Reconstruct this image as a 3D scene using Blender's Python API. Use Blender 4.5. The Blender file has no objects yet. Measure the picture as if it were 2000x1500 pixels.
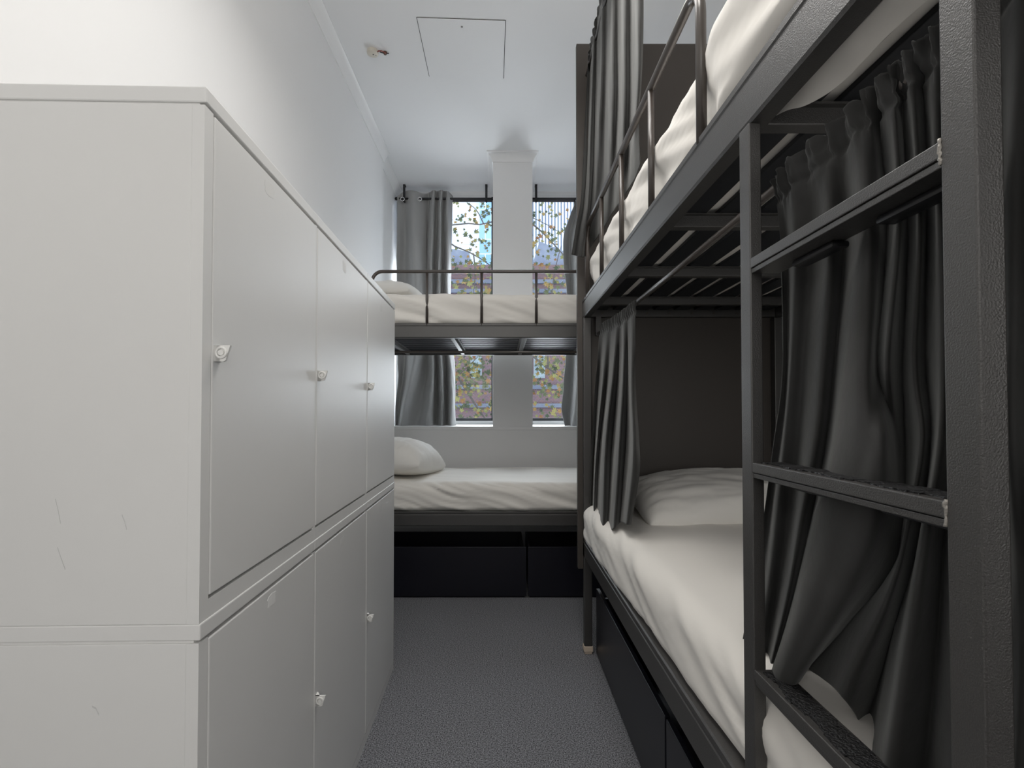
import bpy, bmesh, math, random
from mathutils import Vector, Matrix, noise
random.seed(7)
S = bpy.context.scene
COL = S.collection
R = math.radians

# ------------------------------------------------------------------ camera, world, lights, exposure
F = 987.0; PITCH = R(1.09); PX, PY, CAMH = 980.5, 787.2, 1.26
cd = bpy.data.cameras.new('camera'); cam = bpy.data.objects.new('camera', cd); COL.objects.link(cam)
cam.location = (0, 0, CAMH); cam.rotation_euler = (R(90) + PITCH, 0, 0)
cd.sensor_width = 36; cd.lens = 36 * F / 2000
cd.shift_x = (1000 - PX) / 2000; cd.shift_y = (PY - 750) / 2000
cd.clip_start = 0.02; cd.clip_end = 300
S.camera = cam
S.view_settings.view_transform = 'Standard'; S.view_settings.look = 'None'
S.view_settings.gamma = 1; S.view_settings.use_curve_mapping = False
S.view_settings.exposure = 0.22
S.cycles.max_bounces = 16; S.cycles.diffuse_bounces = 12; S.cycles.glossy_bounces = 6; S.cycles.transparent_max_bounces = 16

w = bpy.data.worlds.new('sky'); S.world = w; w.use_nodes = True
nt = w.node_tree; nt.nodes.clear()
wo = nt.nodes.new('ShaderNodeOutputWorld'); bg = nt.nodes.new('ShaderNodeBackground')
tc = nt.nodes.new('ShaderNodeTexCoord'); nz = nt.nodes.new('ShaderNodeTexNoise'); cr = nt.nodes.new('ShaderNodeValToRGB')
nz.inputs['Scale'].default_value = 9; nz.inputs['Detail'].default_value = 4
cr.color_ramp.elements[0].position = .42; cr.color_ramp.elements[0].color = (.36, .60, .95, 1)
cr.color_ramp.elements[1].position = .56; cr.color_ramp.elements[1].color = (1, 1, 1, 1)
nt.links.new(tc.outputs['Generated'], nz.inputs['Vector']); nt.links.new(nz.outputs['Fac'], cr.inputs['Fac'])
nt.links.new(cr.outputs['Color'], bg.inputs['Color']); bg.inputs['Strength'].default_value = 2.2
nt.links.new(bg.outputs[0], wo.inputs[0])

def area(name, loc, rot, sx, sy, power, col):
    l = bpy.data.lights.new(name, 'AREA'); l.shape = 'RECTANGLE'; l.size = sx; l.size_y = sy
    l.energy = power; l.color = col
    o = bpy.data.objects.new(name, l); o.location = loc; o.rotation_euler = rot; COL.objects.link(o); return o
pl = bpy.data.lights.new('flash_stand_in', 'POINT'); pl.energy = 16; pl.shadow_soft_size = .16; pl.color = (1, .955, .90)  # unseen point light standing in for a flash above the camera
po = bpy.data.objects.new('flash_stand_in', pl); po.location = (.08, .85, 2.85); COL.objects.link(po)
area('fill_middle', (.02, 1.62, 2.98), (0, 0, 0), .8, .8, 11, (1, .975, .94))  # added fill over the aisle to lift the far beds, not a room fixture
area('fill_rear', (-.45, -1.8, 2.3), (R(74), 0, R(-14)), 1.2, 1.2, 10, (1, .965, .92))  # added fill from behind the camera for the locker side panel
area('fill_side', (.75, -1.7, 1.75), (R(86), 0, R(24)), 1.1, 1.3, 18, (1, .975, .94))  # added fill from the right to brighten the locker doors
# daylight coming in through the window openings
area('daylight_left', (-.55, 5.85, 2.1), (R(-66), 0, 0), 1.0, 1.7, 55, (.88, .94, 1))
area('daylight_right', (.75, 5.85, 2.1), (R(-66), 0, 0), 1.0, 1.7, 55, (.88, .94, 1))

# ------------------------------------------------------------------ measuring helpers: a pixel of the photo meets a plane of the room
def ray(x, y):
    cx = (x - PX) / F; cz = -(y - PY) / F
    d = (cx, math.cos(PITCH) - cz * math.sin(PITCH), math.sin(PITCH) + cz * math.cos(PITCH))
    return d[0] / d[1], d[2] / d[1]
def aX(x, y, X):
    a, b = ray(x, y); t = X / a; return Vector((X, t, CAMH + b * t))
def aY(x, y, Y):
    a, b = ray(x, y); return Vector((a * Y, Y, CAMH + b * Y))
def aZ(x, y, Z):
    a, b = ray(x, y); t = (Z - CAMH) / b; return Vector((a * t, t, Z))

# ------------------------------------------------------------------ object helpers
def tag(o, label=None, cat=None, group=None, kind=None):
    if label: o['label'] = label
    if cat: o['category'] = cat
    if group: o['group'] = group
    if kind: o['kind'] = kind
    return o
def empty(name, loc=(0, 0, 0), rz=0.0):
    o = bpy.data.objects.new(name, None); o.location = loc; o.rotation_euler = (0, 0, rz)
    o.empty_display_size = .1; COL.objects.link(o); return o
def mk(name, bm, mat, parent=None, smooth=None, loc=None, rot=None):
    me = bpy.data.meshes.new(name)
    bmesh.ops.recalc_face_normals(bm, faces=bm.faces[:])
    bm.to_mesh(me); bm.free()
    if mat: me.materials.append(mat)
    if smooth == 30: smooth = None
    if smooth is not None:
        for p in me.polygons: p.use_smooth = True
        if smooth < 180:
            me.set_sharp_from_angle(angle=R(smooth))
    o = bpy.data.objects.new(name, me); COL.objects.link(o)
    if parent: o.parent = parent
    if loc: o.location = loc
    if rot: o.rotation_euler = rot
    return o
def B(): return bmesh.new()
def box(bm, x0, x1, y0, y1, z0, z1, bev=0.0, seg=2):
    vs = [bm.verts.new((x, y, z)) for x in (x0, x1) for y in (y0, y1) for z in (z0, z1)]
    fs = [bm.faces.new([vs[i] for i in q]) for q in ((0, 1, 3, 2), (4, 6, 7, 5), (0, 4, 5, 1), (2, 3, 7, 6), (0, 2, 6, 4), (1, 5, 7, 3))]
    if bev:
        es = list({e for f in fs for e in f.edges})
        bmesh.ops.bevel(bm, geom=es, offset=bev, segments=seg, profile=.5, affect='EDGES')
    return bm
def tube(bm, pts, r, n=14, cap=True):
    pts = [Vector(p) for p in pts]; rings = []
    t0 = (pts[1] - pts[0]).normalized()
    up = Vector((0, 0, 1)) if abs(t0.z) < .9 else Vector((1, 0, 0))
    nrm = (up - t0 * up.dot(t0)).normalized()
    for i, p in enumerate(pts):
        a = pts[max(i - 1, 0)]; b = pts[min(i + 1, len(pts) - 1)]
        t = (b - a).normalized(); nrm = (nrm - t * nrm.dot(t)).normalized(); bi = t.cross(nrm)
        rr = r[i] if isinstance(r, (list, tuple)) else r
        rings.append([bm.verts.new(p + nrm * rr * math.cos(2 * math.pi * k / n) + bi * rr * math.sin(2 * math.pi * k / n)) for k in range(n)])
    for i in range(len(rings) - 1):
        for k in range(n):
            bm.faces.new((rings[i][k], rings[i][(k + 1) % n], rings[i + 1][(k + 1) % n], rings[i + 1][k]))
    if cap:
        bm.faces.new(rings[0][::-1]); bm.faces.new(rings[-1])
    return bm
def arc(c, r, a0, a1, n, f):
    return [f(c[0] + r * math.cos(R(a0 + (a1 - a0) * i / n)), c[1] + r * math.sin(R(a0 + (a1 - a0) * i / n))) for i in range(n + 1)]
def prism(bm, prof, f0, f1):
    a = [bm.verts.new(f0(*p)) for p in prof]; b = [bm.verts.new(f1(*p)) for p in prof]; n = len(prof)
    for i in range(n): bm.faces.new((a[i], a[(i + 1) % n], b[(i + 1) % n], b[i]))
    bm.faces.new(a[::-1]); bm.faces.new(b); return bm
def sstep(a, b, x):
    t = min(max((x - a) / (b - a), 0), 1); return t * t * (3 - 2 * t)
def cyl(bm, c, axis, r, h, n=20):
    c = Vector(c); a = Vector(axis).normalized(); return tube(bm, [c, c + a * h], r, n)
def torus(bm, c, R1, r, axes, n=28, m=8):
    c = Vector(c); u, v = Vector(axes[0]), Vector(axes[1]); w_ = u.cross(v); V = []
    for i in range(n):
        a = 2 * math.pi * i / n; d = u * math.cos(a) + v * math.sin(a)
        V.append([bm.verts.new(c + d * (R1 + r * math.cos(2 * math.pi * k / m)) + w_ * r * math.sin(2 * math.pi * k / m)) for k in range(m)])
    for i in range(n):
        for k in range(m): bm.faces.new((V[i][k], V[(i + 1) % n][k], V[(i + 1) % n][(k + 1) % m], V[i][(k + 1) % m]))
    return bm

# ------------------------------------------------------------------ materials
def mat(name, col, rough=.5, metal=0, bump=None, spec=None, sheen=None, var=None, coat=None):
    m = bpy.data.materials.new(name); m.use_nodes = True; t = m.node_tree; b = t.nodes['Principled BSDF']
    b.inputs['Base Color'].default_value = (*col, 1); b.inputs['Roughness'].default_value = rough; b.inputs['Metallic'].default_value = metal
    if spec is not None: b.inputs['Specular IOR Level'].default_value = spec
    if sheen: b.inputs['Sheen Weight'].default_value = sheen[0]; b.inputs['Sheen Roughness'].default_value = sheen[1]; b.inputs['Sheen Tint'].default_value = (*sheen[2], 1)
    if coat: b.inputs['Coat Weight'].default_value = coat[0]; b.inputs['Coat Roughness'].default_value = coat[1]
    c = t.nodes.new('ShaderNodeTexCoord')
    if bump:
        n = t.nodes.new('ShaderNodeTexNoise'); n.inputs['Scale'].default_value = bump[0]; n.inputs['Detail'].default_value = bump[3] if len(bump) > 3 else 3
        t.links.new(c.outputs['Object'], n.inputs['Vector'])
        k = t.nodes.new('ShaderNodeBump'); k.inputs['Strength'].default_value = bump[1]; k.inputs['Distance'].default_value = bump[2]
        t.links.new(n.outputs['Fac'], k.inputs['Height']); t.links.new(k.outputs['Normal'], b.inputs['Normal'])
    if var:   # (scale, colour b, low, high)
        n = t.nodes.new('ShaderNodeTexNoise'); n.inputs['Scale'].default_value = var[0]; n.inputs['Detail'].default_value = 4
        t.links.new(c.outputs['Object'], n.inputs['Vector'])
        r = t.nodes.new('ShaderNodeValToRGB'); r.color_ramp.elements[0].position = var[2]; r.color_ramp.elements[1].position = var[3]
        r.color_ramp.elements[0].color = (*col, 1); r.color_ramp.elements[1].color = (*var[1], 1)
        t.links.new(n.outputs['Fac'], r.inputs['Fac']); t.links.new(r.outputs['Color'], b.inputs['Base Color'])
    return m
M = {}
M['wall'] = mat('painted_plaster', (.79, .79, .79), .55, bump=(60, .08, .002))
M['wall_grey'] = mat('low_bounce_wall', (.16, .16, .165), .7)  # unseen back wall, darkened so less light bounces forward
M['ceiling'] = mat('ceiling_paint', (.79, .793, .80), .8, bump=(40, .05, .002))
M['trim'] = mat('gloss_trim_paint', (.80, .80, .80), .4)
M['carpet'] = mat('grey_carpet', (.030, .030, .033), .95, spec=.1, bump=(420, .6, .003, 3), var=(210, (.37, .375, .40), .34, .68))
M['locker'] = mat('locker_enamel', (.70, .70, .69), .42, var=(2.2, (.68, .68, .672), .35, .7), bump=(300, .03, .0005))
M['latch'] = mat('white_plastic', (.80, .80, .78), .35)
M['residue'] = mat('peeled_label', (.78, .78, .77), .7, bump=(300, .4, .001))
M['smudge'] = mat('label_smudge', (.68, .68, .67), .6)
M['metal'] = mat('black_textured_steel', (.036, .034, .032), .42, spec=1.0, bump=(520, .55, .0012, 2))
M['tubem'] = mat('satin_bronze_black_tube', (.050, .040, .034), .30, spec=.8, bump=(500, .15, .0006))
M['slat'] = mat('black_gloss_slat', (.010, .012, .016), .50, spec=.35)
M['board'] = mat('dark_laminate', (.056, .048, .042), .50, bump=(200, .08, .0006))
M['drawer'] = mat('black_laminate', (.006, .006, .011), .33, bump=(260, .1, .0005))
M['grip'] = mat('anti_slip_tape', (.008, .008, .009), .45, bump=(240, 1, .006))
M['weld'] = mat('bare_weld', (.34, .32, .29), .4, metal=.5, bump=(300, .6, .002))
M['footcap'] = mat('cream_plastic', (.62, .52, .42), .5)
M['sheet'] = mat('white_cotton_sheet', (.79, .765, .72), .85, spec=.2, bump=(900, .12, .0006, 2), sheen=(.15, .5, (1, 1, 1)))
M['pillow'] = mat('white_pillowcase', (.81, .795, .76), .85, spec=.2, bump=(900, .12, .0006, 2), sheen=(.15, .5, (1, 1, 1)))
M['velvet'] = mat('charcoal_velvet', (.040, .040, .039), .8, spec=.1, sheen=(.42, .42, (.5, .51, .5)), bump=(35, .25, .003), var=(9, (.048, .048, .048), .4, .7))
M['drape'] = mat('grey_drape', (.36, .36, .355), .8, spec=.15, sheen=(.25, .45, (.8, .8, .8)), bump=(800, .2, .0006, 2))
M['black'] = mat('black_iron', (.012, .012, .014), .4)
M['frame'] = mat('window_frame_paint', (.72, .72, .72), .4)
M['frame_dark'] = mat('window_frame_dark', (.05, .052, .06), .4)
M['gap'] = mat('shadow_gap', (.06, .06, .06), .8)
M['detector'] = mat('aged_plastic', (.66, .62, .54), .5)
M['wire_red'] = mat('red_wire', (.25, .05, .04), .5)
M['brown'] = mat('brown_plastic', (.10, .05, .03), .5)
M['chrome'] = mat('screw_steel', (.10, .09, .08), .4, metal=.6)
M['ring'] = mat('eyelet_steel', (.7, .7, .7), .25, metal=1)
def glass():
    m = bpy.data.materials.new('clear_glass'); m.use_nodes = True; t = m.node_tree; t.nodes.clear()
    o = t.nodes.new('ShaderNodeOutputMaterial'); a = t.nodes.new('ShaderNodeBsdfTransparent'); g = t.nodes.new('ShaderNodeBsdfGlossy')
    x = t.nodes.new('ShaderNodeMixShader'); f = t.nodes.new('ShaderNodeFresnel'); f.inputs['IOR'].default_value = 1.25
    g.inputs['Roughness'].default_value = .01; a.inputs['Color'].default_value = (.97, .98, .98, 1)
    t.links.new(f.outputs[0], x.inputs[0]); t.links.new(a.outputs[0], x.inputs[1]); t.links.new(g.outputs[0], x.inputs[2]); t.links.new(x.outputs[0], o.inputs[0])
    return m
M['glass'] = glass()
def brickmat(name, c1, c2, mortar, sc, bw=.5, rh=.25):
    m = bpy.data.materials.new(name); m.use_nodes = True; t = m.node_tree; b = t.nodes['Principled BSDF']; b.inputs['Roughness'].default_value = .9
    c = t.nodes.new('ShaderNodeTexCoord'); mp = t.nodes.new('ShaderNodeMapping'); mp.inputs['Rotation'].default_value = (R(90), 0, 0)
    k = t.nodes.new('ShaderNodeTexBrick'); k.inputs['Color1'].default_value = (*c1, 1); k.inputs['Color2'].default_value = (*c2, 1); k.inputs['Mortar'].default_value = (*mortar, 1)
    k.inputs['Scale'].default_value = sc; k.inputs['Brick Width'].default_value = bw; k.inputs['Row Height'].default_value = rh; k.inputs['Mortar Size'].default_value = .02
    t.links.new(c.outputs['Object'], mp.inputs[0]); t.links.new(mp.outputs[0], k.inputs['Vector']); t.links.new(k.outputs['Color'], b.inputs['Base Color'])
    return m
M['brick'] = brickmat('red_brown_brick', (.20, .11, .10), (.15, .095, .10), (.19, .15, .16), 5.0)
M['stone'] = mat('blue_grey_stone', (.14, .15, .19), .8, var=(3, (.18, .19, .22), .4, .6))
M['slate'] = mat('blue_slate_roof', (.19, .21, .27), .6, var=(5, (.24, .26, .31), .4, .6))
M['towerwhite'] = brickmat('white_tower_cladding', (.95, .93, .90), (.90, .90, .90), (.80, .84, .9), .5, .8, .5)
M['towerblue'] = brickmat('blue_tower_glass', (.30, .52, .85), (.45, .66, .92), (.8, .87, .95), .6, .5, .6)
M['towerfin'] = mat('tower_fins', (.93, .94, .96), .7)
M['towerdark'] = mat('tower_glazing', (.34, .40, .50), .4)
M['winglass'] = mat('street_window_glass', (.18, .23, .26), .15, var=(2.5, (.30, .35, .35), .4, .6))
M['winframe'] = mat('street_window_frame', (.26, .29, .29), .6)
M['bark'] = mat('plane_tree_bark', (.10, .085, .07), .9, bump=(20, .6, .02))
def leafmat():
    m = bpy.data.materials.new('autumn_leaf'); m.use_nodes = True; t = m.node_tree; b = t.nodes['Principled BSDF']; b.inputs['Roughness'].default_value = .6
    g = t.nodes.new('ShaderNodeNewGeometry'); r = t.nodes.new('ShaderNodeValToRGB'); e = r.color_ramp.elements
    e[0].color = (.05, .065, .03, 1); e[1].color = (.22, .09, .03, 1); e[1].position = 1
    for p, c in ((.4, (.11, .12, .05, 1)), (.65, (.24, .23, .07, 1)), (.85, (.30, .18, .05, 1))):
        q = e.new(p); q.color = c
    t.links.new(g.outputs['Random Per Island'], r.inputs['Fac']); t.links.new(r.outputs['Color'], b.inputs['Base Color'])
    b.inputs['Transmission Weight'].default_value = 0
    return m
M['leaf'] = leafmat()

# ------------------------------------------------------------------ the room
CE = 3.64; LW = -1.09; RW = 1.50; BACK = -3.2; WF = 4.60; WG = 5.40; SILL = 1.134
def struct(name, bm, m, smooth=None):
    o = mk(name, bm, m, smooth=smooth); o['kind'] = 'structure'; return o
struct('floor', box(B(), LW - .15, RW + .15, BACK - .15, WG + .1, -.1, 0), M['carpet'])
struct('ceiling', box(B(), LW - .15, RW + .15, BACK - .15, WG + .1, CE, CE + .1), M['ceiling'])
b = B(); box(b, LW - .15, LW, BACK - .15, WF, 0, CE); box(b, LW - .15, LW - .035, WF, WG + .1, 0, CE)
struct('wall_left', b, M['wall'])
struct('wall_right', box(B(), RW, RW + .15, BACK - .15, WG + .1, 0, CE), M['wall'])
struct('wall_back', box(B(), LW, RW, BACK - .15, BACK, 0, CE), M['wall_grey'])
PL, PR = -.082, .279      # the pier between the windows
b = B()
box(b, LW - .035, RW, WF, WF + .14, 0, SILL - .03)
box(b, PL, PR, WF, WG + .1, SILL, CE)
box(b, LW - .035, PL, WG, WG + .1, 0, SILL + .01); box(b, PR, RW, WG, WG + .1, 0, SILL + .01)
box(b, LW - .035, PL, WG, WG + .1, 3.60, CE); box(b, PR, RW, WG, WG + .1, 3.60, CE)
box(b, 1.30, RW, WG, WG + .1, SILL, 3.6)
struct('wall_far', b, M['wall'])
struct('trim_1', box(B(), LW - .035, RW, WF - .012, WG, SILL - .03, SILL, .004), M['trim'])          # the sill board
CP = [(0, -.08), (.008, -.08), (.012, -.062), (.022, -.045), (.036, -.026), (.045, -.014), (.055, -.010), (.055, 0), (0, 0)]
struct('trim_2', prism(B(), CP, lambda x, z: (LW + x, BACK, CE + z), lambda x, z: (LW + x, WF, CE + z)), M['trim'], 40)
struct('trim_3', prism(B(), CP, lambda x, z: (LW - .035 + x, WF, CE + z), lambda x, z: (LW - .035 + x, WG, CE + z)), M['trim'], 40)
b = B()                                                                                      # moulding round the pier head
rows = []
for (x, z) in CP[:-1]:
    e = x
    rows.append([b.verts.new(p) for p in ((PL - e, WG, CE + z), (PL - e, WF - e, CE + z), (PR + e, WF - e, CE + z), (PR + e, WG, CE + z))])
for i in range(len(rows) - 1):
    for k in range(3): b.faces.new((rows[i][k], rows[i][k + 1], rows[i + 1][k + 1], rows[i + 1][k]))
struct('trim_4', b, M['trim'], 40)
struct('baseboard_left', box(B(), LW, LW + .015, BACK, WF, 0, .12, .003), M['trim'])

def window(n, x0, x1, mull, dark):
    r = empty('window_%d' % n, (x0, WG, SILL + .01)); r['kind'] = 'structure'
    Wd = x1 - x0; H = 3.60 - SILL - .01; t = .028
    b = B(); box(b, 0, Wd, -.01, .06, 0, t); box(b, 0, Wd, -.01, .06, H - t, H); box(b, 0, t * .6, -.01, .06, t, H - t); box(b, Wd - t * .6, Wd, -.01, .06, t, H - t)
    mk('window_frame', b, M['frame'], r)
    b = B(); d = t * .6; e = .014
    for (a, c) in ((d, mull - d / 2), (mull + d / 2, Wd - d)):
        box(b, a, c, .012, .04, t, t + e * 2.2); box(b, a, c, .012, .04, H - t - e * 2, H - t)
        box(b, a, a + e, .012, .04, t, H - t); box(b, c - e, c, .012, .04, t, H - t)
    mk('sash', b, M['frame_dark'], r)
    mk('mullion', box(B(), mull - d / 2, mull + d / 2, -.005, .05, t, H - t), M['frame'], r)
    mk('pane', box(B(), d, Wd - d, .024, .029, t, H - t), M['glass'], r)
window(1, LW - .035 + .002, PL - .001, .44, 0)
window(2, PR + .001, 1.30, .52, 0)

# ceiling hatch
r = empty('ceiling_hatch', aZ(900, 92, CE)); tag(r, 'square white access hatch with a thin dark outline flush in the ceiling', 'hatch')
cor = [aZ(*q, CE) - r.location for q in ((813, 33), (988, 39), (984, 153), (838, 149))]
def inset(c, k):
    m_ = sum(c, Vector()) / 4; out = []
    for p in c:
        d = p - m_; out.append(m_ + Vector((d.x - math.copysign(k, d.x), d.y - math.copysign(k, d.y), 0)))
    return out
b = B(); o_, i_ = cor, inset(cor, .0035)
vo = [b.verts.new((p.x, p.y, -.0015)) for p in o_]; vi = [b.verts.new((p.x, p.y, -.0015)) for p in i_]
for k in range(4): b.faces.new((vo[k], vo[(k + 1) % 4], vi[(k + 1) % 4], vi[k]))
bmesh.ops.solidify(b, geom=b.faces[:], thickness=.002)
mk('gap_shadow_ring', b, M['gap'], r)  # dark ring paints the shadow line in the gap round the panel
b = B(); i2 = inset(cor, .0036); prism(b, [(p.x, p.y) for p in i2], lambda x, y: (x, y, -.004), lambda x, y: (x, y, -.0001)); mk('panel', b, M['ceiling'], r)
q = aZ(902, 51, CE) - r.location
mk('screw', cyl(B(), (q.x, q.y, -.004), (0, 0, -1), .006, .003), M['chrome'], r, 40)

# smoke detector base with its wires
p = aZ(728, 99, CE); r = empty('smoke_detector_base', p)
tag(r, 'round cream smoke detector base with a looped wire on the ceiling', 'smoke detector')
b = B(); tube(b, [(0, 0, 0), (0, 0, -.012), (0, 0, -.022), (0, 0, -.026)], [.036, .038, .036, .030], 32); mk('mounting_plate', b, M['detector'], r, 40)
b = B(); cyl(b, (.004, -.002, -.026), (0, 0, -1), .004, .002, 12); cyl(b, (.020, .006, -.026), (0, 0, -1), .0025, .002, 12); mk('screw', b, M['chrome'], r)
b = B(); pts = [(.030, -.005, -.014), (.045, -.028, -.022), (.065, -.034, -.026), (.082, -.018, -.024), (.084, .004, -.016), (.078, .016, -.006)]
tube(b, pts, .0035, 8); mk('wire', b, M['wire_red'], r, 180)
b = B(); tube(b, [(.045, .006, -.004), (.070, .012, -.008), (.078, .016, -.008), (.102, .020, -.004)], .003, 8); mk('wire', b, M['black'], r, 180)
b = B(); tube(b, [(.078, .014, 0), (.078, .014, -.014)], [.014, .010], 12); mk('cable_boss', b, M['brown'], r, 40)

# ------------------------------------------------------------------ lockers
LO = Vector((-.491, .825, 0)); LA = R(91.5); LD = .54
def LP(s, z=0): return LO + Vector((math.cos(LA) * s, math.sin(LA) * s, z))
SB = [0, .541, 1.115, 1.690]
def latch(par, x, z):
    b = B()
    prism(b, [(-.001, z + .014), (-.029, z + .014), (-.021, z - .012), (-.017, z - .014), (-.001, z - .014)], lambda y, zz: (x, y, zz), lambda y, zz: (x + .005, y, zz))
    prism(b, [(x, 0), (x + .020, 0), (x + .020, -.003), (x + .005, -.012), (x, -.012)], lambda xx, y: (xx, y, z - .014), lambda xx, y: (xx, y, z + .014))
    torus(b, (x - .001, -.014, z + .001), .0085, .0022, ((0, 1, 0), (0, 0, 1)))
    cyl(b, (x + .001, -.014, z + .001), (-1, 0, 0), .0048, .004, 18)
    mk('latch', b, M['latch'], par, 40)
def locker(i, up, label, handle_z, res):
    s0, s1 = SB[i], SB[i + 1]; Wd = s1 - s0; z0, z1 = (.917, 1.80) if up else (0, .917); H = z1 - z0
    r = empty('storage_locker', LP(s0, z0), LA); tag(r, label, 'locker', 'grey steel lockers stacked two high')
    lid = .027; H1 = H - lid; le = .027 if i == 0 else .006; e = .0004
    b = B(); box(b, e, Wd - e, .02, LD, 0, H1 - .004, .001)
    box(b, e, le, 0, .02, 0, H1 - .004); box(b, Wd - .008, Wd - e, 0, .02, 0, H1 - .004)
    br = .031 if up else .035
    box(b, le, Wd - .008, 0, .02, 0, br)
    box(b, .004, Wd - .004, .010, LD - .004, H1 - .004, H1)
    mk('body', b, M['locker'], r)
    mk('lid', box(B(), e, Wd - e, -.002, LD, H1, H, .0025), M['locker'], r, 30)
    g = .002
    d = mk('door', box(B(), le + g, Wd - .008 - g, -.0015, .0185, br + (.006 if up else .004), H1 - .007, .0022), M['locker'], r, 30)
    latch(d, le + .006, handle_z - z0)
    for (px, py, sz, strong) in res:
        q = None
        a, bb = ray(px, py)      # meet the door plane
        n = Vector((math.cos(LA - math.pi / 2), math.sin(LA - math.pi / 2), 0)); o0 = Vector((0, 0, CAMH)); dv = Vector((a, 1, bb))
        t = (LO - o0).dot(n) / dv.dot(n); P = o0 + dv * t; loc = Vector(((P - LP(s0)).dot(Vector((math.cos(LA), math.sin(LA), 0))), -.0016, P.z - z0))
        b = B(); N = 18; rnd = random.Random(px)
        pr = []
        for k in range(N):
            an = 2 * math.pi * k / N; cx, cz = math.cos(an), math.sin(an); m_ = max(abs(cx), abs(cz))
            q = (.82 + .3 * rnd.random()) / m_
            pr.append((loc.x + sz[0] * cx * q, loc.z + sz[1] * cz * q))
        prism(b, pr, lambda x, z: (x, -.0016, z), lambda x, z: (x, -.0021 if strong else -.0018, z))
        mk('label_residue', b, M['residue'] if strong else M['smudge'], d)
        d.children[-1]['label'] = 'torn pale remains of a label' if strong else 'faint smudge where a label was'
locker(0, True, 'nearest upper grey steel locker, with the wide blank side panel above the horizontal seam', 1.361, [(525, 370, (.024, .014), False)])
locker(1, True, 'middle upper grey steel locker, between the nearest and the farthest upper ones', 1.361, [(672, 522, (.02, .016), False)])
locker(2, True, 'farthest upper grey steel locker, whose top edge ends beside the top bunk pillow', 1.361, [(744, 602, (.02, .014), False)])
locker(0, False, 'nearest lower grey steel locker, with a torn white label scrap near its door top', .48, [(529, 1171, (.019, .013), True)])
locker(1, False, 'middle lower grey steel locker, between the nearest and the farthest lower ones', .482, [(668, 1058, (.024, .014), False)])
locker(2, False, 'farthest lower grey steel locker, standing on the carpet nearest the window bunk', .472, [(743, 992, (.02, .014), False)])

# small scuffs on the nearest lockers' side panels
M['scuff'] = mat('rubbed_grey_mark', (.56, .56, .555), .6)
def scuff(par, pts, r_):
    P = []
    for (x, y) in pts:
        a, bb = ray(x, y); n = Vector((math.cos(LA), math.sin(LA), 0)); dv = Vector((a, 1, bb))
        t = (LO - Vector((0, 0, CAMH))).dot(n) / dv.dot(n); P.append(Vector((0, 0, CAMH)) + dv * t)
    m_ = (Matrix.Translation(par.location) @ Matrix.Rotation(LA, 4, 'Z')).inverted()
    P = [m_ @ p for p in P]
    b = B(); prism(b, [(p.y, p.z - r_) for p in P] + [(p.y, p.z + r_) for p in P[::-1]], lambda y, z: (-.0002, y, z), lambda y, z: (.0006, y, z))
    body = [c for c in par.children if c.name.startswith('body')][0]
    mk('scuff_mark', b, M['scuff'], body)['label'] = 'small grey scuff on the side panel'
lk = {o.name: o for o in COL.objects if o.name.startswith('storage_locker')}
near_up, near_low = lk['storage_locker'], lk['storage_locker.003']
scuff(near_up, [(238, 1006), (243, 1018), (247, 1034)], .0012); scuff(near_up, [(112, 1070), (119, 1090), (127, 1112)], .0009); scuff(near_up, [(108, 975), (114, 1000), (118, 1022)], .0007)
scuff(near_low, [(180, 1380), (187, 1384), (193, 1396)], .0012)

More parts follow.
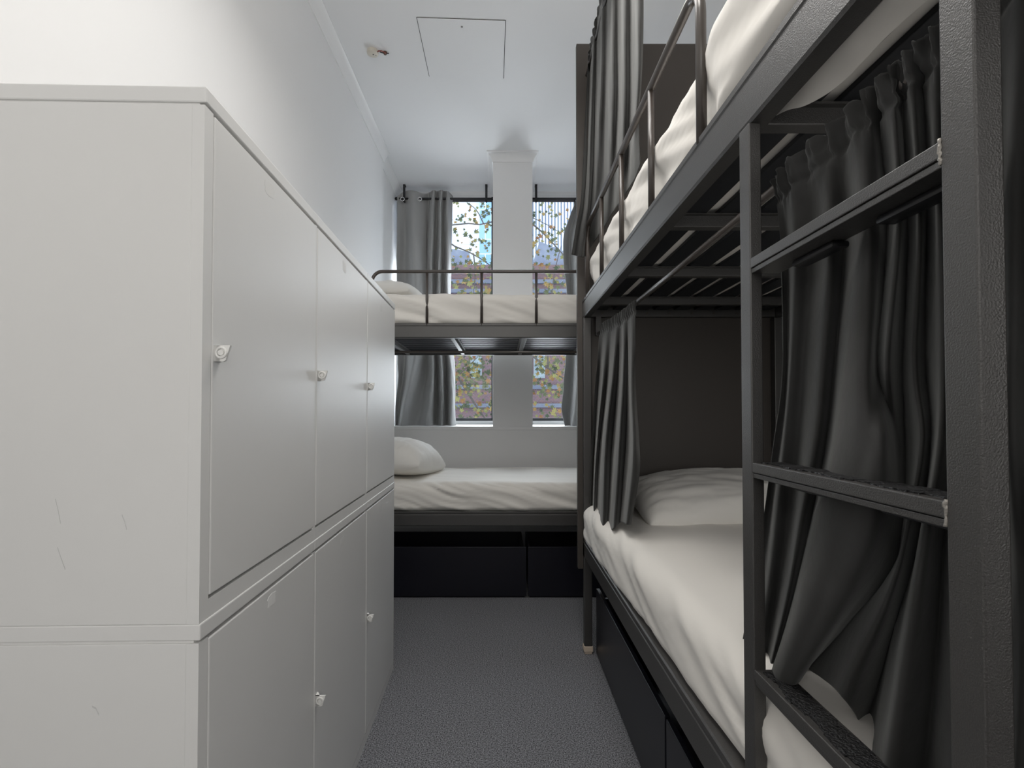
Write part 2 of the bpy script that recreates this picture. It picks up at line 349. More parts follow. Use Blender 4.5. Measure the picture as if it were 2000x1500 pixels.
# ------------------------------------------------------------------ bunk beds (local x: from the pillow end, local y: from the aisle side)
BL, BW = 2.40, 1.05
RP = [(.004, 0), (0, .005), (0, .074), (.0025, .077), (.0025, .081), (0, .084), (0, .096), (.004, .1), (.036, .1), (.036, 0)]
def bunk(origin, rz, label, crosses, ladder=True):
    r = empty('bunk_bed', (*origin, 0), rz); tag(r, label, 'bunk bed', 'black steel bunk beds')
    lt = .042
    for (x, y) in ((0, 0), (BL - lt, 0), (0, BW - lt), (BL - lt, BW - lt)):
        lg = mk('leg', box(B(), x, x + lt, y, y + lt, .03, 1.764, .004), M['metal'], r, 30)
        b = B(); box(b, x - .003, x + lt + .003, y - .003, y + lt + .003, .012, .042, .004); box(b, x + .002, x + lt - .002, y + .002, y + lt - .002, 0, .014, .002)
        mk('foot_cap', b, M['footcap'], lg, 30)['label'] = 'cream plastic foot cap'
    for (z0, lo) in ((.50, True), (1.765, False)):
        b = B(); prism(b, RP, lambda y, z: (0, y, z0 + z), lambda y, z: (BL, y, z0 + z)); mk('side_rail', b, M['metal'], r)
        b = B(); prism(b, RP, lambda y, z: (0, BW - y, z0 + z), lambda y, z: (BL, BW - y, z0 + z)); mk('side_rail', b, M['metal'], r)
        for x in (0.002, BL - .038):
            er = mk('end_rail', box(B(), x, x + .036, .036, BW - .036, z0 + .002, z0 + .098, .003), M['metal'], r, 30)
            if x < .1 and not lo:
                for k in range(8):
                    mk('rivet', cyl(B(), (.038, .10 + k * .118, z0 + .02), (1, 0, 0), .006, .004, 10), M['chrome'], er, 40)
        for x in crosses:
            b = B(); box(b, x, x + .03, .036, BW - .036, z0 + .002, z0 + .036, .002); box(b, x - .012, x + .042, .036, BW - .036, z0 + .032, z0 + .036)
            mk('cross_bar', b, M['metal'], r, 30)
        for k in range(9):
            y = .050 + k * .107
            mk('slat', box(B(), .038, BL - .038, y, y + .076, z0 + .0365, z0 + .048, .002), M['slat'], r, 30)
    # guard rail on the top bunk
    zt = 2.217; yg = .009; rr = .0115; x0, x1 = .115, 1.60; cr_ = .07
    g = mk('guard_rail', tube(B(), [(x0, yg, 1.85)] + arc((x0 + cr_, zt - cr_), cr_, 180, 90, 8, lambda a, c: (a, yg, c)) + arc((x1 - cr_, zt - cr_), cr_, 90, 0, 8, lambda a, c: (a, yg, c)) + [(x1, yg, 1.85)], rr, 16), M['tubem'], r, 180)
    for x in (.487, .857, 1.227):
        mk('upright', tube(B(), [(x, yg, 1.85), (x, yg, zt - .008)], .0095, 14), M['tubem'], g, 180)
    # ladder at the foot end
    if ladder:
        la = mk('ladder', box(B(), 1.792, 1.829, .0, .021, .0, 1.766, .002), M['metal'], r, 30)
        mk('stile', box(B(), 2.209, 2.246, .0, .026, .0, 1.766, .002), M['metal'], la, 30)
        for k, z in enumerate((.470, .822, 1.174, 1.527)):
            b = B(); box(b, 1.829, 2.209, .0, .050, z - .017, z, .0015); box(b, 1.829, 2.209, .002, .050, z - .026, z - .018, .001)
            rg = mk('rung', b, M['metal'], la, 30)
            b = B()
            n_ = 24
            for t in range(n_):
                xa = 1.842 + t * (.354 / n_); rnd = random.Random(t + 50 * k); wv = .008 + .004 * math.sin(t * .9) + .002 * rnd.random()
                box(b, xa, xa + .354 / n_ + .0005, wv, .047 - .005 * rnd.random(), z, z + .0015 + .001 * rnd.random())
            mk('anti_slip_strip', b, M['grip'], rg)['label'] = 'gritty black anti-slip strip'
            for (xa, xb) in ((1.90, 2.00), (2.08, 2.19)):
                mk('pad', box(B(), xa, xb, .030, .056, z - .036, z - .026, .004), M['black'], rg, 40)
            b = B()
            wl = random.Random(k)
            tube(b, [(2.2085 + .0008 * wl.uniform(-1, 1), .0002, z + .002 - t * .0022) for t in range(13)], [.0012 + .0014 * wl.random() for t in range(13)], 8)
            mk('weld', b, M['weld'], rg, 180)['label'] = 'bright bare weld bead'
    # under-bed drawers
    for (a, c) in ((.050, 1.160), (1.172, 2.280)):
        b = B(); box(b, a, c, .060, .078, .012, .345, .002); box(b, a + .01, a + .025, .078, .70, .02, .30); box(b, c - .025, c - .01, .078, .70, .02, .30)
        box(b, a + .01, c - .01, .685, .70, .02, .30); box(b, a + .01, c - .01, .078, .70, .0005, .02)
        mk('drawer', b, M['drawer'], r, 30)
    # curtain rods, lower under the top rail and upper above the top bunk
    mk('curtain_rod', tube(B(), [(.03, .080, 1.678), (BL - .03, .080, 1.678)], .0085, 12), M['tubem'], r, 180)
    for x in (.02, BL - .05):
        mk('rod_bracket', box(B(), x, x + .02, .066, .094, 1.668, 1.768, .001), M['metal'], r, 30)
    return r
RO = (.43, 2.70); RZ = R(-90)
FO = (-.995, 3.40)
rb = bunk(RO, RZ, 'black steel bunk bed filling the right side, with a ladder and dark velvet curtains', (.31, .80, 1.30, 1.79))
fb = bunk(FO, 0, 'black steel bunk bed standing crosswise in front of the windows', (.16, .64, 1.135, 1.63), ladder=True)
mk('curtain_rod', tube(B(), [(0, .030, 3.085), (BL - .05, .030, 3.085)], .009, 12), M['tubem'], rb, 180)
mk('curtain_post', box(B(), BL - .06, BL - .03, .015, .045, 1.86, 3.10, .003), M['metal'], rb, 30)
o = mk('partition_board', box(B(), .404, 1.47, 2.704, 2.734, .43, 3.262, .002), M['board'], None)
tag(o, 'tall dark brown board standing between the two bunk beds', 'partition')

# ------------------------------------------------------------------ mattresses and pillows
def mattress(origin, rz, z0, z1, label, seed, amp, overhang, scallop=None, x0=.045, x1=2.27, y1=BW - .04, dome=.0):
    L = x1 - x0; Wd = y1 - .0; T = z1 - z0; nx, ny, nz = 190, 64, 18; rad = .065
    b = B(); V = {}
    def P(i, j, k):
        key = (i, j, k)
        if key in V: return V[key]
        p = Vector((L * i / nx, Wd * j / ny, T * k / nz))
        c = Vector((min(max(p.x, rad), L - rad), min(max(p.y, rad), Wd - rad), min(max(p.z, rad), T - rad)))
        d = p - c
        if d.length > 0:
            mx = max(abs(d.x), abs(d.y), abs(d.z)); n = d.normalized()
            p = c + n * rad
        else: n = Vector((0, 0, 1))
        s = Vector((p.x * 1.0 + seed, p.y, p.z))
        side = sstep(.10, .0, p.y)
        # diagonal pulled creases on the aisle side, soft rumples on top
        q = p.z * 1.0 + p.x * .30 + .03 * noise.noise(Vector((p.x * 3 + seed, p.z * 4, 1)))
        cs = noise.noise(Vector((q * 26, p.x * 1.7 + seed, .3))) + .5 * noise.noise(Vector((q * 55, p.x * 3 + seed, 2.3)))
        ww = .45 + .75 * max(0, noise.noise(Vector((p.x * 2.1 + seed * 3, 0, 5))) + .35)
        dd = side * amp * cs * ww
        q2 = p.y * 1.0 + p.x * .22
        dd += (1 - side) * .0045 * noise.noise(Vector((q2 * 9, p.x * 2.0 + seed, p.y * 2)))
        dd += .004 * noise.noise(Vector((p.x * 5 + seed, p.y * 6, p.z * 5)))
        p = p + n * dd
        if k == nz or p.z > T - .08:
            p.z += dome * math.sin(math.pi * min(max(p.y / Wd, 0), 1)) * sstep(.4 * T, T, p.z)
        # tuck behind the rail at the bottom of the aisle side
        fr = sstep(.25, .0, p.y)
        tk = sstep(.075, .030, p.z)
        p.y += fr * (tk * .046 - (1 - tk) * overhang(p.x + x0))
        if scallop: p.y += fr * (1 - tk) * scallop(p.x + x0) * sstep(T, T * .3, p.z)
        fb_ = sstep(Wd - .25, Wd, p.y)
        V[key] = b.verts.new(p - Vector((L / 2, Wd / 2, 0)))
        return V[key]
    def F4(a, c, d, e):
        vs = [P(*a), P(*c), P(*d), P(*e)]
        if len(set(vs)) == 4:
            try: b.faces.new(vs)
            except ValueError: pass
    for i in range(nx):
        for j in range(ny):
            for k in (0, nz): F4((i, j, k), (i + 1, j, k), (i + 1, j + 1, k), (i, j + 1, k))
        for k in range(nz):
            for j in (0, ny): F4((i, j, k), (i + 1, j, k), (i + 1, j, k + 1), (i, j, k + 1))
    for j in range(ny):
        for k in range(nz):
            for i in (0, nx): F4((i, j, k), (i, j + 1, k), (i, j + 1, k + 1), (i, j, k + 1))
    m_ = Matrix.Rotation(rz, 4, 'Z'); c = Vector((*origin, 0)) + m_ @ Vector((x0 + L / 2, Wd / 2, z0))
    o = mk('mattress', b, M['sheet'], None, 180, c, (0, 0, rz)); tag(o, label, 'mattress', 'mattresses in white fitted sheets'); return o
ZL, ZU = .5485, 1.8135
posts = [.115, .487, .857, 1.227, 1.60]
def scal(x):   # the sheet bulges out between the guard rail uprights
    d = min(abs(x - p) for p in posts)
    return .022 * (1 - sstep(0, .13, d)) + (.0 if x < 1.6 else 0)
mattress(FO, 0, ZU, 2.072, 'white sheeted mattress on the top bunk in front of the windows', 1.3, .017, lambda x: .0, lambda x: .012 + .5 * scal(x))
mattress(FO, 0, ZL, .790, 'white sheeted mattress on the bottom bunk below the windowsill', 4.1, .024, lambda x: .008)
top_m = mattress(RO, RZ, ZU, 2.075, 'white sheeted mattress on the top bunk at right, bulging between rail uprights', 7.7, .012, lambda x: -.012 + .022 * sstep(1.55, 1.7, x), lambda x: .012 + scal(x), dome=.02)
mattress(RO, RZ, ZL, .790, 'white sheeted mattress on the bottom bunk at right, behind the ladder', 9.2, .011, lambda x: .012 - .03 * sstep(.2, 2.0, x), dome=.004)

def pillow(loc, rot, L, Wd, T, label, seed, flap=None):
    n = 64; b = B(); top = {}; bot = {}
    for i in range(n + 1):
        for j in range(n + 1):
            u = -1 + 2 * i / n; v = -1 + 2 * j / n
            # corners pull out, sides pull in
            px = u * (1 - .07 * (1 - abs(v) ** 2.0) * abs(u) ** 3 * 0 - .05 * (1 - v * v) * 0) ; py = v
            pinch = 1 - .06 * (1 - abs(v)) * abs(u) ** 4 ; pinch2 = 1 - .07 * (1 - abs(u)) * abs(v) ** 4
            x = L / 2 * px * pinch * (1 - .05 * v ** 4 * abs(u) ** 6); y = Wd / 2 * py * pinch2 * (1 - .05 * u ** 4 * abs(v) ** 6)
            h = (max(0, 1 - abs(u) ** 2.6) * max(0, 1 - abs(v) ** 2.6)) ** .52
            e = max(abs(u), abs(v))
            wr = .010 * noise.noise(Vector((u * 3 + seed, v * 3, 1))) + .006 * noise.noise(Vector((u * 2 + v * 7 + seed, v * 2 - u * 2, 4))) + .005 * e ** 2 * noise.noise(Vector((u * 11 + seed, v * 11, 9)))
            zt = T * .68 * h + wr * min(1, h * 2); zb = -T * .32 * h ** .8 + .2 * wr * h
            top[i, j] = b.verts.new((x, y, zt + T * .32))
            bot[i, j] = top[i, j] if (i in (0, n) or j in (0, n)) else b.verts.new((x, y, zb + T * .32))
    for i in range(n):
        for j in range(n):
            b.faces.new([top[q] for q in ((i, j), (i + 1, j), (i + 1, j + 1), (i, j + 1))])
            b.faces.new([bot[q] for q in ((i, j), (i, j + 1), (i + 1, j + 1), (i + 1, j))])
    r = mk('pillow', b, M['pillow'], None, 180, loc, rot); tag(r, label, 'pillow', 'white pillows')
    return r
pillow((-.84, 3.92, 2.075), (R(3), R(3), R(80)), .68, .50, .17, 'white pillow on the top bunk in front of the windows', 1.0)
pillow((-.785, 3.86, .790), (R(4), R(6), R(80)), .70, .56, .28, 'white pillow on the bottom bunk below the windowsill', 5.0)
pillow((.98, 2.37, .790), (R(10), R(-2), R(2)), .78, .52, .19, 'plump white pillow at the head of the right bottom bunk', 11.0)

# ------------------------------------------------------------------ curtains
def catmull(P0, P1, P2, P3, t):
    return .5 * ((2 * P1) + (P2 - P0) * t + (2 * P0 - 5 * P1 + 4 * P2 - P3) * t * t + (3 * P1 - P0 - 3 * P2 + P3) * t ** 3)
def spline(pts, n):
    L = [0]
    for a, c in zip(pts, pts[1:]): L.append(L[-1] + (c - a).length)
    out = []
    for i in range(n + 1):
        s = L[-1] * i / n; k = 0
        while k < len(pts) - 2 and L[k + 1] < s: k += 1
        t = (s - L[k]) / max(L[k + 1] - L[k], 1e-9); m = len(pts) - 1
        out.append(catmull(pts[max(k - 1, 0)], pts[k], pts[k + 1], pts[min(k + 2, m)], t))
    return out
def curtain(name, cols, m, label, cat, rows=110, sub=10, ruffle=None, group=None, wr=.003, thick=.0022, parent=None, hem=None):
    C = [spline(c, rows) for c in cols]; n = (len(C) - 1) * sub; G = []
    for j in range(rows + 1):
        row = []
        for i in range(n + 1):
            k = min(i // sub, len(C) - 2); t = (i - k * sub) / sub
            te = t
            p = catmull(C[max(k - 1, 0)][j], C[k][j], C[k + 1][j], C[min(k + 2, len(C) - 1)][j], te)
            q = p.copy(); d = noise.noise(Vector((p.x * 9, p.y * 14, p.z * 4)))
            q.x += wr * d
            if ruffle:
                f = sstep(.10, .0, j / rows) * 1.0
                a = ruffle[0] * f * (math.sin(i * ruffle[1] + 1.5 * noise.noise(Vector((i * .15, 0, 0)))) + .6 * noise.noise(Vector((i * .5, j * .3, 2))))
                q.x += a; q.z += ruffle[0] * .7 * f * noise.noise(Vector((i * .33, 7, j * .1)))
                if abs(j / rows - ruffle[2]) < .008: q.x += .004
            row.append(q)
        G.append(row)
    b = B(); V = [[b.verts.new(p) for p in r_] for r_ in G]
    for j in range(rows):
        for i in range(n): b.faces.new((V[j][i], V[j][i + 1], V[j + 1][i + 1], V[j + 1][i]))
    o = mk(name, b, m, parent, 180)
    md = o.modifiers.new('cloth', 'SOLIDIFY'); md.thickness = thick; md.offset = 0
    # origin at the top edge
    c = G[0][n // 2]
    o.data.transform(Matrix.Translation(-c)); o.location = c
    if label: tag(o, label, cat, group)
    return o
def pc(pts, X): # pixel column at distance X from the centre line; X one number or one per point
    return [aX(x, y, X[i] if isinstance(X, (list, tuple)) else X) for i, (x, y) in enumerate(pts)]
tp = lambda x: 350 - .925 * (x - 1505)
def col(x0, pts, X, dx=0):
    n = len(pts) + 1
    Xs = [.490] + [X] * (n - 1) if not isinstance(X, list) else X
    return pc([(x0, tp(x0))] + pts, Xs)
near = [
    col(1505, [(1523, 450), (1530, 700), (1512, 860), (1483, 1060), (1462, 1180), (1440, 1290)], .500),
    col(1525, [(1540, 480), (1540, 700), (1526, 860), (1498, 1060), (1478, 1190), (1456, 1303)], .511),
    col(1545, [(1556, 480), (1548, 700), (1534, 860), (1512, 1060), (1492, 1200), (1474, 1316)], .500),
    col(1575, [(1590, 480), (1575, 700), (1562, 860), (1542, 1030), (1512, 1200), (1488, 1326)], .517),
    col(1605, [(1622, 470), (1606, 700), (1592, 860), (1568, 1010), (1532, 1190), (1496, 1333)], .502),
    col(1635, [(1655, 455), (1634, 700), (1618, 860), (1590, 1000), (1545, 1180), (1499, 1337)], .528),
    col(1662, [(1686, 440), (1657, 700), (1639, 860), (1609, 988), (1560, 1170), (1502, 1340)], [.490, .49, .475, .47, .465, .458, .456]),
    col(1690, [(1715, 425), (1692, 700), (1688, 860), (1668, 1000), (1605, 1180), (1532, 1346)], [.490, .51, .475, .462, .46, .458, .458]),
    col(1712, [(1735, 418), (1712, 700), (1728, 860), (1718, 1010), (1655, 1170), (1560, 1330)], [.490, .565, .52, .475, .475, .475, .48]),
    col(1735, [(1756, 408), (1732, 700), (1752, 860), (1748, 1020), (1700, 1150), (1570, 1312)], [.490, .49, .485, .55, .54, .54, .53]),
    col(1752, [(1775, 400), (1762, 700), (1768, 860), (1763, 1030), (1728, 1135), (1580, 1308)], [.490, .57, .57, .59, .585, .58, .56]),
    col(1775, [(1795, 392), (1785, 700), (1801, 860), (1776, 1030), (1738, 1155), (1643, 1358)], [.490, .495, .51, .505, .50, .50, .49]),
    col(1795, [(1812, 390), (1808, 700), (1818, 860), (1795, 1050), (1755, 1205), (1690, 1435)], .57),
    col(1818, [(1832, 390), (1836, 700), (1835, 860), (1808, 1052), (1775, 1244), (1725, 1500)], [.490, .50, .495, .49, .485, .48, .475]),
    col(1845, [(1862, 390), (1868, 700), (1868, 860), (1850, 1052), (1835, 1244), (1800, 1560)], .525),
    col(1880, [(1895, 390), (1900, 700), (1900, 860), (1900, 1052), (1890, 1244), (1870, 1600)], .50),
    col(1925, [(1940, 390), (1945, 700), (1945, 860), (1945, 1052), (1942, 1244), (1935, 1650)], .57),
    col(1995, [(1978, 390), (1972, 700), (1974, 860), (1985, 1052), (1990, 1244), (1975, 1650)], [.490, .49, .48, .48, .50, .49, .475]),
    col(2060, [(2055, 390), (2050, 700), (2050, 860), (2050, 1052), (2050, 1244), (2045, 1700)], .53),
    col(2140, [(2140, 390), (2140, 700), (2140, 860), (2140, 1052), (2140, 1244), (2140, 1750)], .49),
]
curtain('bunk_curtain', near, M['velvet'], 'long charcoal velvet curtain hanging behind the ladder, its hem kicked onto a rung', 'curtain', rows=150, sub=12, ruffle=(.008, .42, .055), group='charcoal velvet bunk curtains', wr=.004)
far = [
    pc([(1172, 633), (1162, 760), (1155, 893), (1152, 983)], [.486, .470, .455, .448]),
    pc([(1180, 629), (1170, 750), (1160, 893), (1157, 992)], [.486, .495, .50, .48]),
    pc([(1188, 624), (1178, 740), (1165, 880), (1160, 1005)], [.486, .475, .46, .45]),
    pc([(1196, 620), (1188, 735), (1172, 870), (1166, 1015)], [.486, .4955, .50, .47]),
    pc([(1205, 614), (1197, 730), (1182, 870), (1176, 1030)], [.486, .47, .455, .435]),
    pc([(1213, 609), (1208, 730), (1196, 880), (1188, 1036)], [.486, .50, .50, .46]),
    pc([(1220, 604), (1217, 740), (1208, 890), (1200, 1032)], [.486, .475, .465, .45]),
    pc([(1228, 598), (1226, 740), (1222, 880), (1212, 1020)], [.486, .505, .52, .48]),
    pc([(1234, 592), (1233, 740), (1236, 880), (1224, 1024)], [.486, .48, .475, .465]),
    pc([(1242, 586), (1240, 727), (1247, 860), (1248, 927), (1233, 1024)], [.486, .495, .51, .50, .485]),
]
curtain('bunk_curtain', far, M['velvet'], 'short gathered charcoal velvet curtain at the pillow end of the right bottom bunk', 'curtain', rows=90, sub=12, ruffle=(.006, 1.1, .07), group='charcoal velvet bunk curtains', wr=.003)
def up_(x): return -4.7 * (x - 1172)
uc = [
    pc([(1149, up_(1149)), (1142, 250), (1136, 380), (1126, 440), (1116, 497)], [.45, .435, .41, .38, .352]),
    pc([(1154, up_(1154)), (1148, 250), (1143, 380), (1134, 440), (1124, 499)], [.47, .465, .44, .41, .38]),
    pc([(1160, up_(1160)), (1154, 250), (1150, 380), (1143, 440), (1134, 502)], [.45, .445, .435, .42, .40]),
    pc([(1168, up_(1168)), (1162, 250), (1156, 380), (1150, 440), (1143, 500)], [.462, .470, .468, .45, .43]),
    pc([(1178, up_(1178)), (1172, 200), (1166, 350), (1160, 430), (1157, 478)], [.455, .455, .465, .47, .47]),
    pc([(1187, up_(1187)), (1183, 200), (1178, 350), (1172, 410), (1168, 462)], [.462, .478, .485, .485, .485]),
    pc([(1197, up_(1197)), (1196, 180), (1192, 320), (1186, 400), (1182, 440)], [.455, .46, .475, .48, .48]),
    pc([(1208, up_(1208)), (1207, 170), (1204, 300), (1200, 370), (1197, 415)], [.462, .485, .492, .495, .495]),
    pc([(1219, up_(1219)), (1220, 150), (1217, 280), (1214, 350), (1212, 395)], [.455, .465, .475, .485, .485]),
    pc([(1230, up_(1230)), (1232, 120), (1230, 260), (1228, 320), (1226, 372)], [.462, .490, .498, .505, .50]),
    pc([(1240, up_(1240)), (1246, 60), (1243, 200), (1238, 280), (1240, 350)], [.455, .465, .475, .485, .49]),
    pc([(1249, up_(1249)), (1257, 0), (1252, 150), (1247, 230), (1251, 322)], [.46, .48, .485, .49, .49]),
]
curtain('bunk_curtain', uc, M['velvet'], 'charcoal velvet curtain hanging over the far end of the right top bunk', 'curtain', rows=110, sub=10, ruffle=(.006, 1.2, .05), group='charcoal velvet bunk curtains', wr=.003)

# the loose end of the sheet sagging below the top bunk
sh = [pc([(1500, 232), (1515, 226), (1527, 213)], [.474, .478, .482]), pc([(1530, 196), (1545, 203), (1565, 209)], [.474, .485, .497]),
      pc([(1568, 160), (1590, 172), (1608, 188)], [.474, .492, .510]), pc([(1602, 126), (1628, 140), (1645, 160)], [.474, .497, .518]),
      pc([(1640, 88), (1662, 104), (1680, 125)], [.474, .495, .520]), pc([(1680, 46), (1705, 62), (1722, 82)], [.474, .498, .522]),
      pc([(1722, 2), (1752, 18), (1772, 34)], [.474, .500, .525]), pc([(1775, -55), (1810, -38), (1835, -20)], [.474, .500, .525])]
hem = curtain('loose_sheet_hem', sh, M['sheet'], None, None, rows=20, sub=8, wr=.002, thick=.001)
hem.data.transform(top_m.matrix_basis.inverted() @ Matrix.Translation(hem.location)); hem.location = (0, 0, 0); hem.parent = top_m

# window rods with hooks
def wrod(xa, xb, bx, label):
    r = empty('curtain_rod', ((xa + xb) / 2, 5.25, 3.50)); tag(r, label, 'curtain rod', 'black window curtain rods'); cx = (xa + xb) / 2
    mk('rod', tube(B(), [(xa - cx, 0, 0), (xb - cx, 0, 0)], .011, 12), M['black'], r, 180)
    b = B(); 
    for x in (xa, xb): bmesh.ops.create_icosphere(b, subdivisions=2, radius=.018, matrix=Matrix.Translation((x - cx, 0, 0)))
    mk('finial', b, M['black'], r, 180)
    for x in bx:
        b = B(); d = x - cx
        box(b, d - .012, d + .012, -.030, -.022, -.045, .137, .002); box(b, d - .012, d + .012, -.03, .03, .131, .139, .002)
        tube(b, [(d, -.026, -.02), (d, -.02, -.036), (d, 0, -.040), (d, .018, -.032), (d, .022, -.015)], .006, 8)
        mk('bracket', b, M['black'], r, 30)
wrod(-1.105, -.10, [aY(790, 375, 5.24).x, aY(950, 375, 5.24).x], 'black curtain rod with hook brackets above the left window')
wrod(.30, 1.25, [aY(1047, 375, 5.24).x, 1.12], 'black curtain rod with a hook bracket above the window right of the pier')

def pY(pts, Y): return [aY(x, y, Y[i] if isinstance(Y, (list, tuple)) else Y) for i, (x, y) in enumerate(pts)]
g1 = [
    pY([(776, 384), (775, 500), (776, 690), (778, 740), (773, 790), (771, 831)], [5.23, 5.2, 5.18, 5.1, 5.0, 4.95]),
    pY([(790, 374), (792, 500), (794, 640), (790, 720), (782, 780), (775, 832)], [5.27, 5.30, 5.28, 5.25, 5.1, 5.0]),
    pY([(806, 372), (810, 500), (815, 640), (806, 720), (792, 790), (783, 832)], [5.22, 5.16, 5.10, 5.05, 4.92, 4.85]),
    pY([(826, 378), (832, 500), (834, 640), (822, 720), (806, 790), (797, 832)], [5.27, 5.28, 5.25, 5.18, 5.05, 4.95]),
    pY([(838, 376), (833, 500), (830, 640), (833, 720), (826, 780), (815, 833)], [5.32, 5.33, 5.33, 5.30, 5.15, 5.0]),
    pY([(846, 371), (842, 500), (842, 640), (845, 720), (842, 780), (836, 833)], [5.21, 5.17, 5.15, 5.10, 5.0, 4.86]),
    pY([(854, 373), (851, 500), (849, 640), (852, 720), (852, 780), (852, 833)], [5.30, 5.33, 5.33, 5.33, 5.25, 5.1]),
    pY([(862, 371), (858, 500), (857, 640), (862, 720), (864, 780), (862, 833)], [5.21, 5.17, 5.14, 5.10, 5.02, 4.92]),
    pY([(867, 373), (866, 500), (866, 640), (870, 720), (871, 780), (872, 834)], [5.30, 5.32, 5.32, 5.32, 5.25, 5.1]),
    pY([(874, 373), (874, 500), (873, 640), (880, 720), (881, 780), (880, 834)], [5.22, 5.18, 5.16, 5.12, 5.0, 4.88]),
    pY([(885, 384), (881, 500), (881, 640), (888, 720), (889, 780), (890, 831)], [5.30, 5.3, 5.3, 5.26, 5.15, 5.05]),
]
gc1 = curtain('window_curtain', g1, M['drape'], 'pale grey eyelet curtain on the left window, its hem heaped on the sill', 'curtain', rows=90, sub=8, group='pale grey window curtains', wr=.008, thick=.004)
g2 = [
    pY([(1128, 385), (1112, 425), (1101, 460), (1102, 520), (1107, 570), (1108, 640), (1102, 740), (1097, 800), (1103, 832)], [5.2, 5.2, 5.15, 5.15, 5.15, 5.12, 5.1, 5.0, 4.9]),
    pY([(1131, 384), (1122, 425), (1113, 460), (1114, 520), (1117, 570), (1119, 640), (1116, 740), (1112, 800), (1112, 832)], [5.28, 5.28, 5.25, 5.25, 5.25, 5.22, 5.2, 5.1, 5.0]),
    pY([(1140, 383), (1132, 425), (1126, 460), (1126, 520), (1127, 570), (1128, 640), (1127, 740), (1124, 800), (1118, 833)], [5.18, 5.18, 5.1, 5.1, 5.1, 5.08, 5.0, 4.9, 4.8]),
    pY([(1150, 382), (1145, 425), (1142, 460), (1141, 520), (1141, 570), (1142, 640), (1142, 740), (1142, 800), (1140, 833)], [5.28, 5.28, 5.26, 5.26, 5.26, 5.22, 5.2, 5.1, 5.0]),
    pY([(1164, 382), (1160, 425), (1158, 460), (1157, 520), (1157, 570), (1157, 640), (1160, 740), (1160, 800), (1160, 833)], [5.18, 5.18, 5.1, 5.1, 5.1, 5.1, 5.1, 5.0, 4.9]),
    pY([(1180, 384), (1178, 425), (1176, 460), (1176, 520), (1176, 570), (1176, 640), (1178, 740), (1178, 800), (1178, 833)], [5.26, 5.26, 5.26, 5.26, 5.26, 5.26, 5.26, 5.2, 5.1]),
]
curtain('window_curtain', g2, M['drape'], 'pale grey curtain pulled aside at the window right of the pier', 'curtain', rows=90, sub=8, group='pale grey window curtains', wr=.008, thick=.004)
for (x, y) in ((786, 389), (820, 389)):
    P = aY(x, y, 5.19)
    b = B(); torus(b, (0, 0, 0), .019, .005, ((1, 0, 0), (0, 0, 1))); e_ = mk('eyelet', b, M['ring'], gc1, 180, P - gc1.location)

# ------------------------------------------------------------------ outside
GZ = -9
BY = 16.0
r = empty('brick_building', (0, BY, GZ)); tag(r, 'red brown brick terrace with blue grey bands across the street, seen through the windows', 'building')
mk('facade', box(B(), -9, 9, 0, 8, 0, 5.75 - GZ), M['brick'], r)
mk('parapet', box(B(), -9.05, 9.05, -.15, 8, 5.75 - GZ, 5.93 - GZ, .02), M['brick'], r)
for z in (1.42, 2.0, 5.05, 5.35):
    mk('stone_band', box(B(), -9, 9, -.10, .02, z - GZ, z + .13 - GZ, .01), M['stone'], r)
wx = [-2.0 + k * 1.0 for k in range(6)]
for x in wx:
    for (za, zb) in ((-.2, 1.05), (2.35, 3.25), (4.0, 4.95)):
        f_ = mk('window', box(B(), x, x + .36, -.05, .02, za - GZ, zb - GZ), M['winframe'], r)
        mk('window_glass', box(B(), x + .04, x + .32, -.055, -.045, za + .05 - GZ, zb - .05 - GZ), M['winglass'], f_)
b = B(); prism(b, [(.95, 5.93), (1.20, 6.75), (1.95, 6.45), (2.4, 6.5), (4.5, 6.4), (5, 5.93)], lambda x, z: (x, .1, z - GZ), lambda x, z: (x, 6, z - GZ)); mk('slate_roof', b, M['slate'], r)
b = B(); prism(b, [(-3.5, 5.93), (-2.6, 6.5), (-1.45, 6.5), (-1.05, 6.4), (-1.0, 5.93)], lambda x, z: (x, .1, z - GZ), lambda x, z: (x, 6, z - GZ)); mk('slate_roof', b, M['slate'], r)
for (xa, xb, za, m_, Y, lab, nm) in ((-6, -1.2, 17.5, 'towerwhite', 44, 'tall white clad office tower behind the brick terrace, seen in the left window', 'office_tower'),
                                  (-1.54, -.73, 18, 'towerblue', 34, 'slim blue glass tower beside the white tower, seen in the left window', 'glass_tower')):
    r = empty(nm, ((xa + xb) / 2, Y, GZ)); tag(r, lab, 'building'); h = (xb - xa) / 2
    mk('tower_body', box(B(), -h, h, 0, 8, 0, za - GZ), M[m_], r); mk('roof_plant', box(B(), -h * .5, h * .5, 2, 5, za - GZ, za + 1 - GZ), M['towerfin'], r)
r = empty('ribbed_tower', (5.2, 40, GZ)); tag(r, 'pale tower with close vertical fins, seen in the window right of the pier', 'building')
mk('tower_body', box(B(), -3.2, 3.2, 0, 8, 0, 20 - GZ), M['towerdark'], r)
for k in range(26):
    x = -3.2 + k * .25
    mk('fin', box(B(), x, x + .13, -.35, 0, 0, 20 - GZ), M['towerfin'], r)
o = mk('street_pavement', box(B(), -30, 30, 5.6, 60, GZ - .2, GZ), M['stone']); o['kind'] = 'structure'; o.name = 'ground'

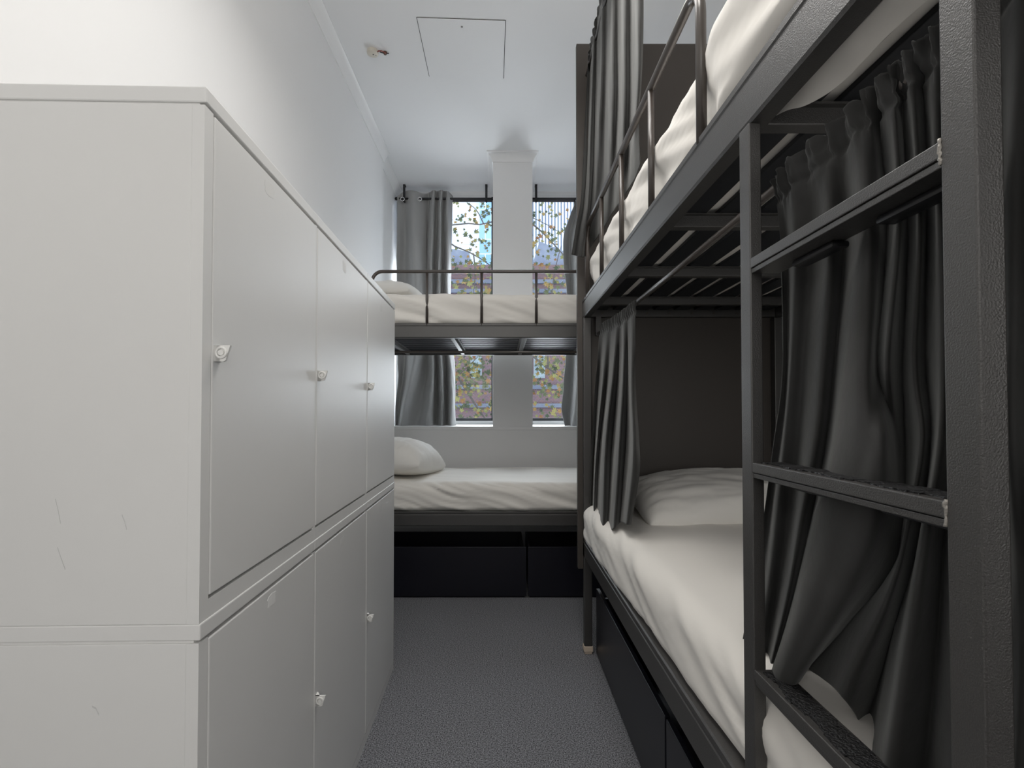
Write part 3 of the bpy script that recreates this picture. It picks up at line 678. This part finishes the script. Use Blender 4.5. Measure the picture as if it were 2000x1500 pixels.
r = empty('plane_tree', (-3.0, 10.0, GZ)); tag(r, 'autumn tree with yellow green leaves and thin branches close outside the windows', 'tree')
T0 = Vector((-3.0, 10.0, GZ)); rnd = random.Random(3)
mk('trunk', tube(B(), [Vector(p) - T0 for p in ((-3, 10, GZ), (-3.1, 10, -4), (-2.9, 10, 0), (-2.7, 10.2, 3), (-2.5, 10.2, 7))], [.3, .25, .2, .13, .05], 12), M['bark'], r, 180)
brs = []
def br(pts, r0, r1):
    P = spline([Vector(p) for p in pts], 14); n = len(P); brs.append(P)
    mk('branch', tube(B(), [p - T0 for p in P], [r0 + (r1 - r0) * i / (n - 1) for i in range(n)], 7), M['bark'], r, 180)
px_ = lambda x, y, Y: tuple(aY(x, y, Y))
br([(-2.9, 10, .5), px_(820, 680, 9.6), px_(893, 735, 9.5), px_(918, 775, 9.5), px_(945, 815, 9.5), px_(975, 850, 9.5)], .06, .012)
br([(-2.7, 10.2, 3), px_(830, 470, 9.8), px_(885, 480, 9.8), px_(925, 497, 9.8), px_(960, 520, 9.8), px_(1010, 560, 9.8)], .03, .006)
br([(-2.6, 10.2, 4.5), px_(880, 440, 10), px_(945, 438, 10), px_(1000, 420, 10), px_(1045, 427, 10), px_(1090, 452, 10)], .022, .006)
br([px_(1000, 420, 10), px_(1040, 438, 10), px_(1075, 470, 10), px_(1120, 520, 10)], .02, .008)
br([(-2.8, 10, 1.5), px_(900, 650, 9), px_(1000, 660, 9), px_(1050, 705, 9), px_(1100, 738, 9), px_(1130, 770, 9)], .045, .012)
br([px_(1070, 720, 9), px_(1072, 640, 9), px_(1082, 540, 9), px_(1096, 480, 9)], .016, .006)
br([px_(925, 497, 9.8), px_(928, 540, 9.7), px_(922, 590, 9.6)], .014, .005)
br([px_(945, 438, 10), px_(930, 410, 10), px_(905, 390, 10)], .014, .005)
br([px_(893, 735, 9.5), px_(915, 715, 9.5), px_(940, 690, 9.5)], .012, .005)
b = B()
lobes = [(0, 1.0), (25, .45), (50, .85), (80, .35), (110, .62), (150, .30), (180, .25), (210, .30), (250, .62), (280, .35), (310, .85), (335, .45)]
def leaf(c, s):
    ax = Vector((rnd.uniform(-1, 1), rnd.uniform(-1, 1), rnd.uniform(-1, 1))).normalized()
    Rm = Matrix.Rotation(rnd.uniform(0, 6.28), 3, 'Y') @ Matrix.Rotation(rnd.uniform(-1.0, 1.0), 3, ax)
    cv = b.verts.new(c + Rm @ Vector((0, .15 * s, 0)))
    vs = [b.verts.new(c + Rm @ Vector((math.sin(R(a)) * q * s, .1 * s * q * q * math.sin(a), math.cos(R(a)) * q * s))) for a, q in lobes]
    for i in range(len(vs)): b.faces.new((cv, vs[i], vs[(i + 1) % len(vs)]))
for k in range(1000):
    P = rnd.choice(brs[:1] * 3 + brs[1:]); c = P[rnd.randrange(3, len(P))]
    sp = .34
    c = c + Vector((rnd.gauss(0, sp), rnd.gauss(0, .5), rnd.gauss(.05, sp)))
    leaf(c - T0, rnd.uniform(.04, .085))
for k in range(900):   # the denser lower crown
    c = aY(rnd.uniform(870, 1150), rnd.choice([rnd.gauss(720, 26), rnd.gauss(720, 30), rnd.gauss(795, 25), rnd.gauss(560, 45)]), rnd.uniform(8.8, 11))
    leaf(c - T0, rnd.uniform(.04, .09))
mk('foliage', b, M['leaf'], r)
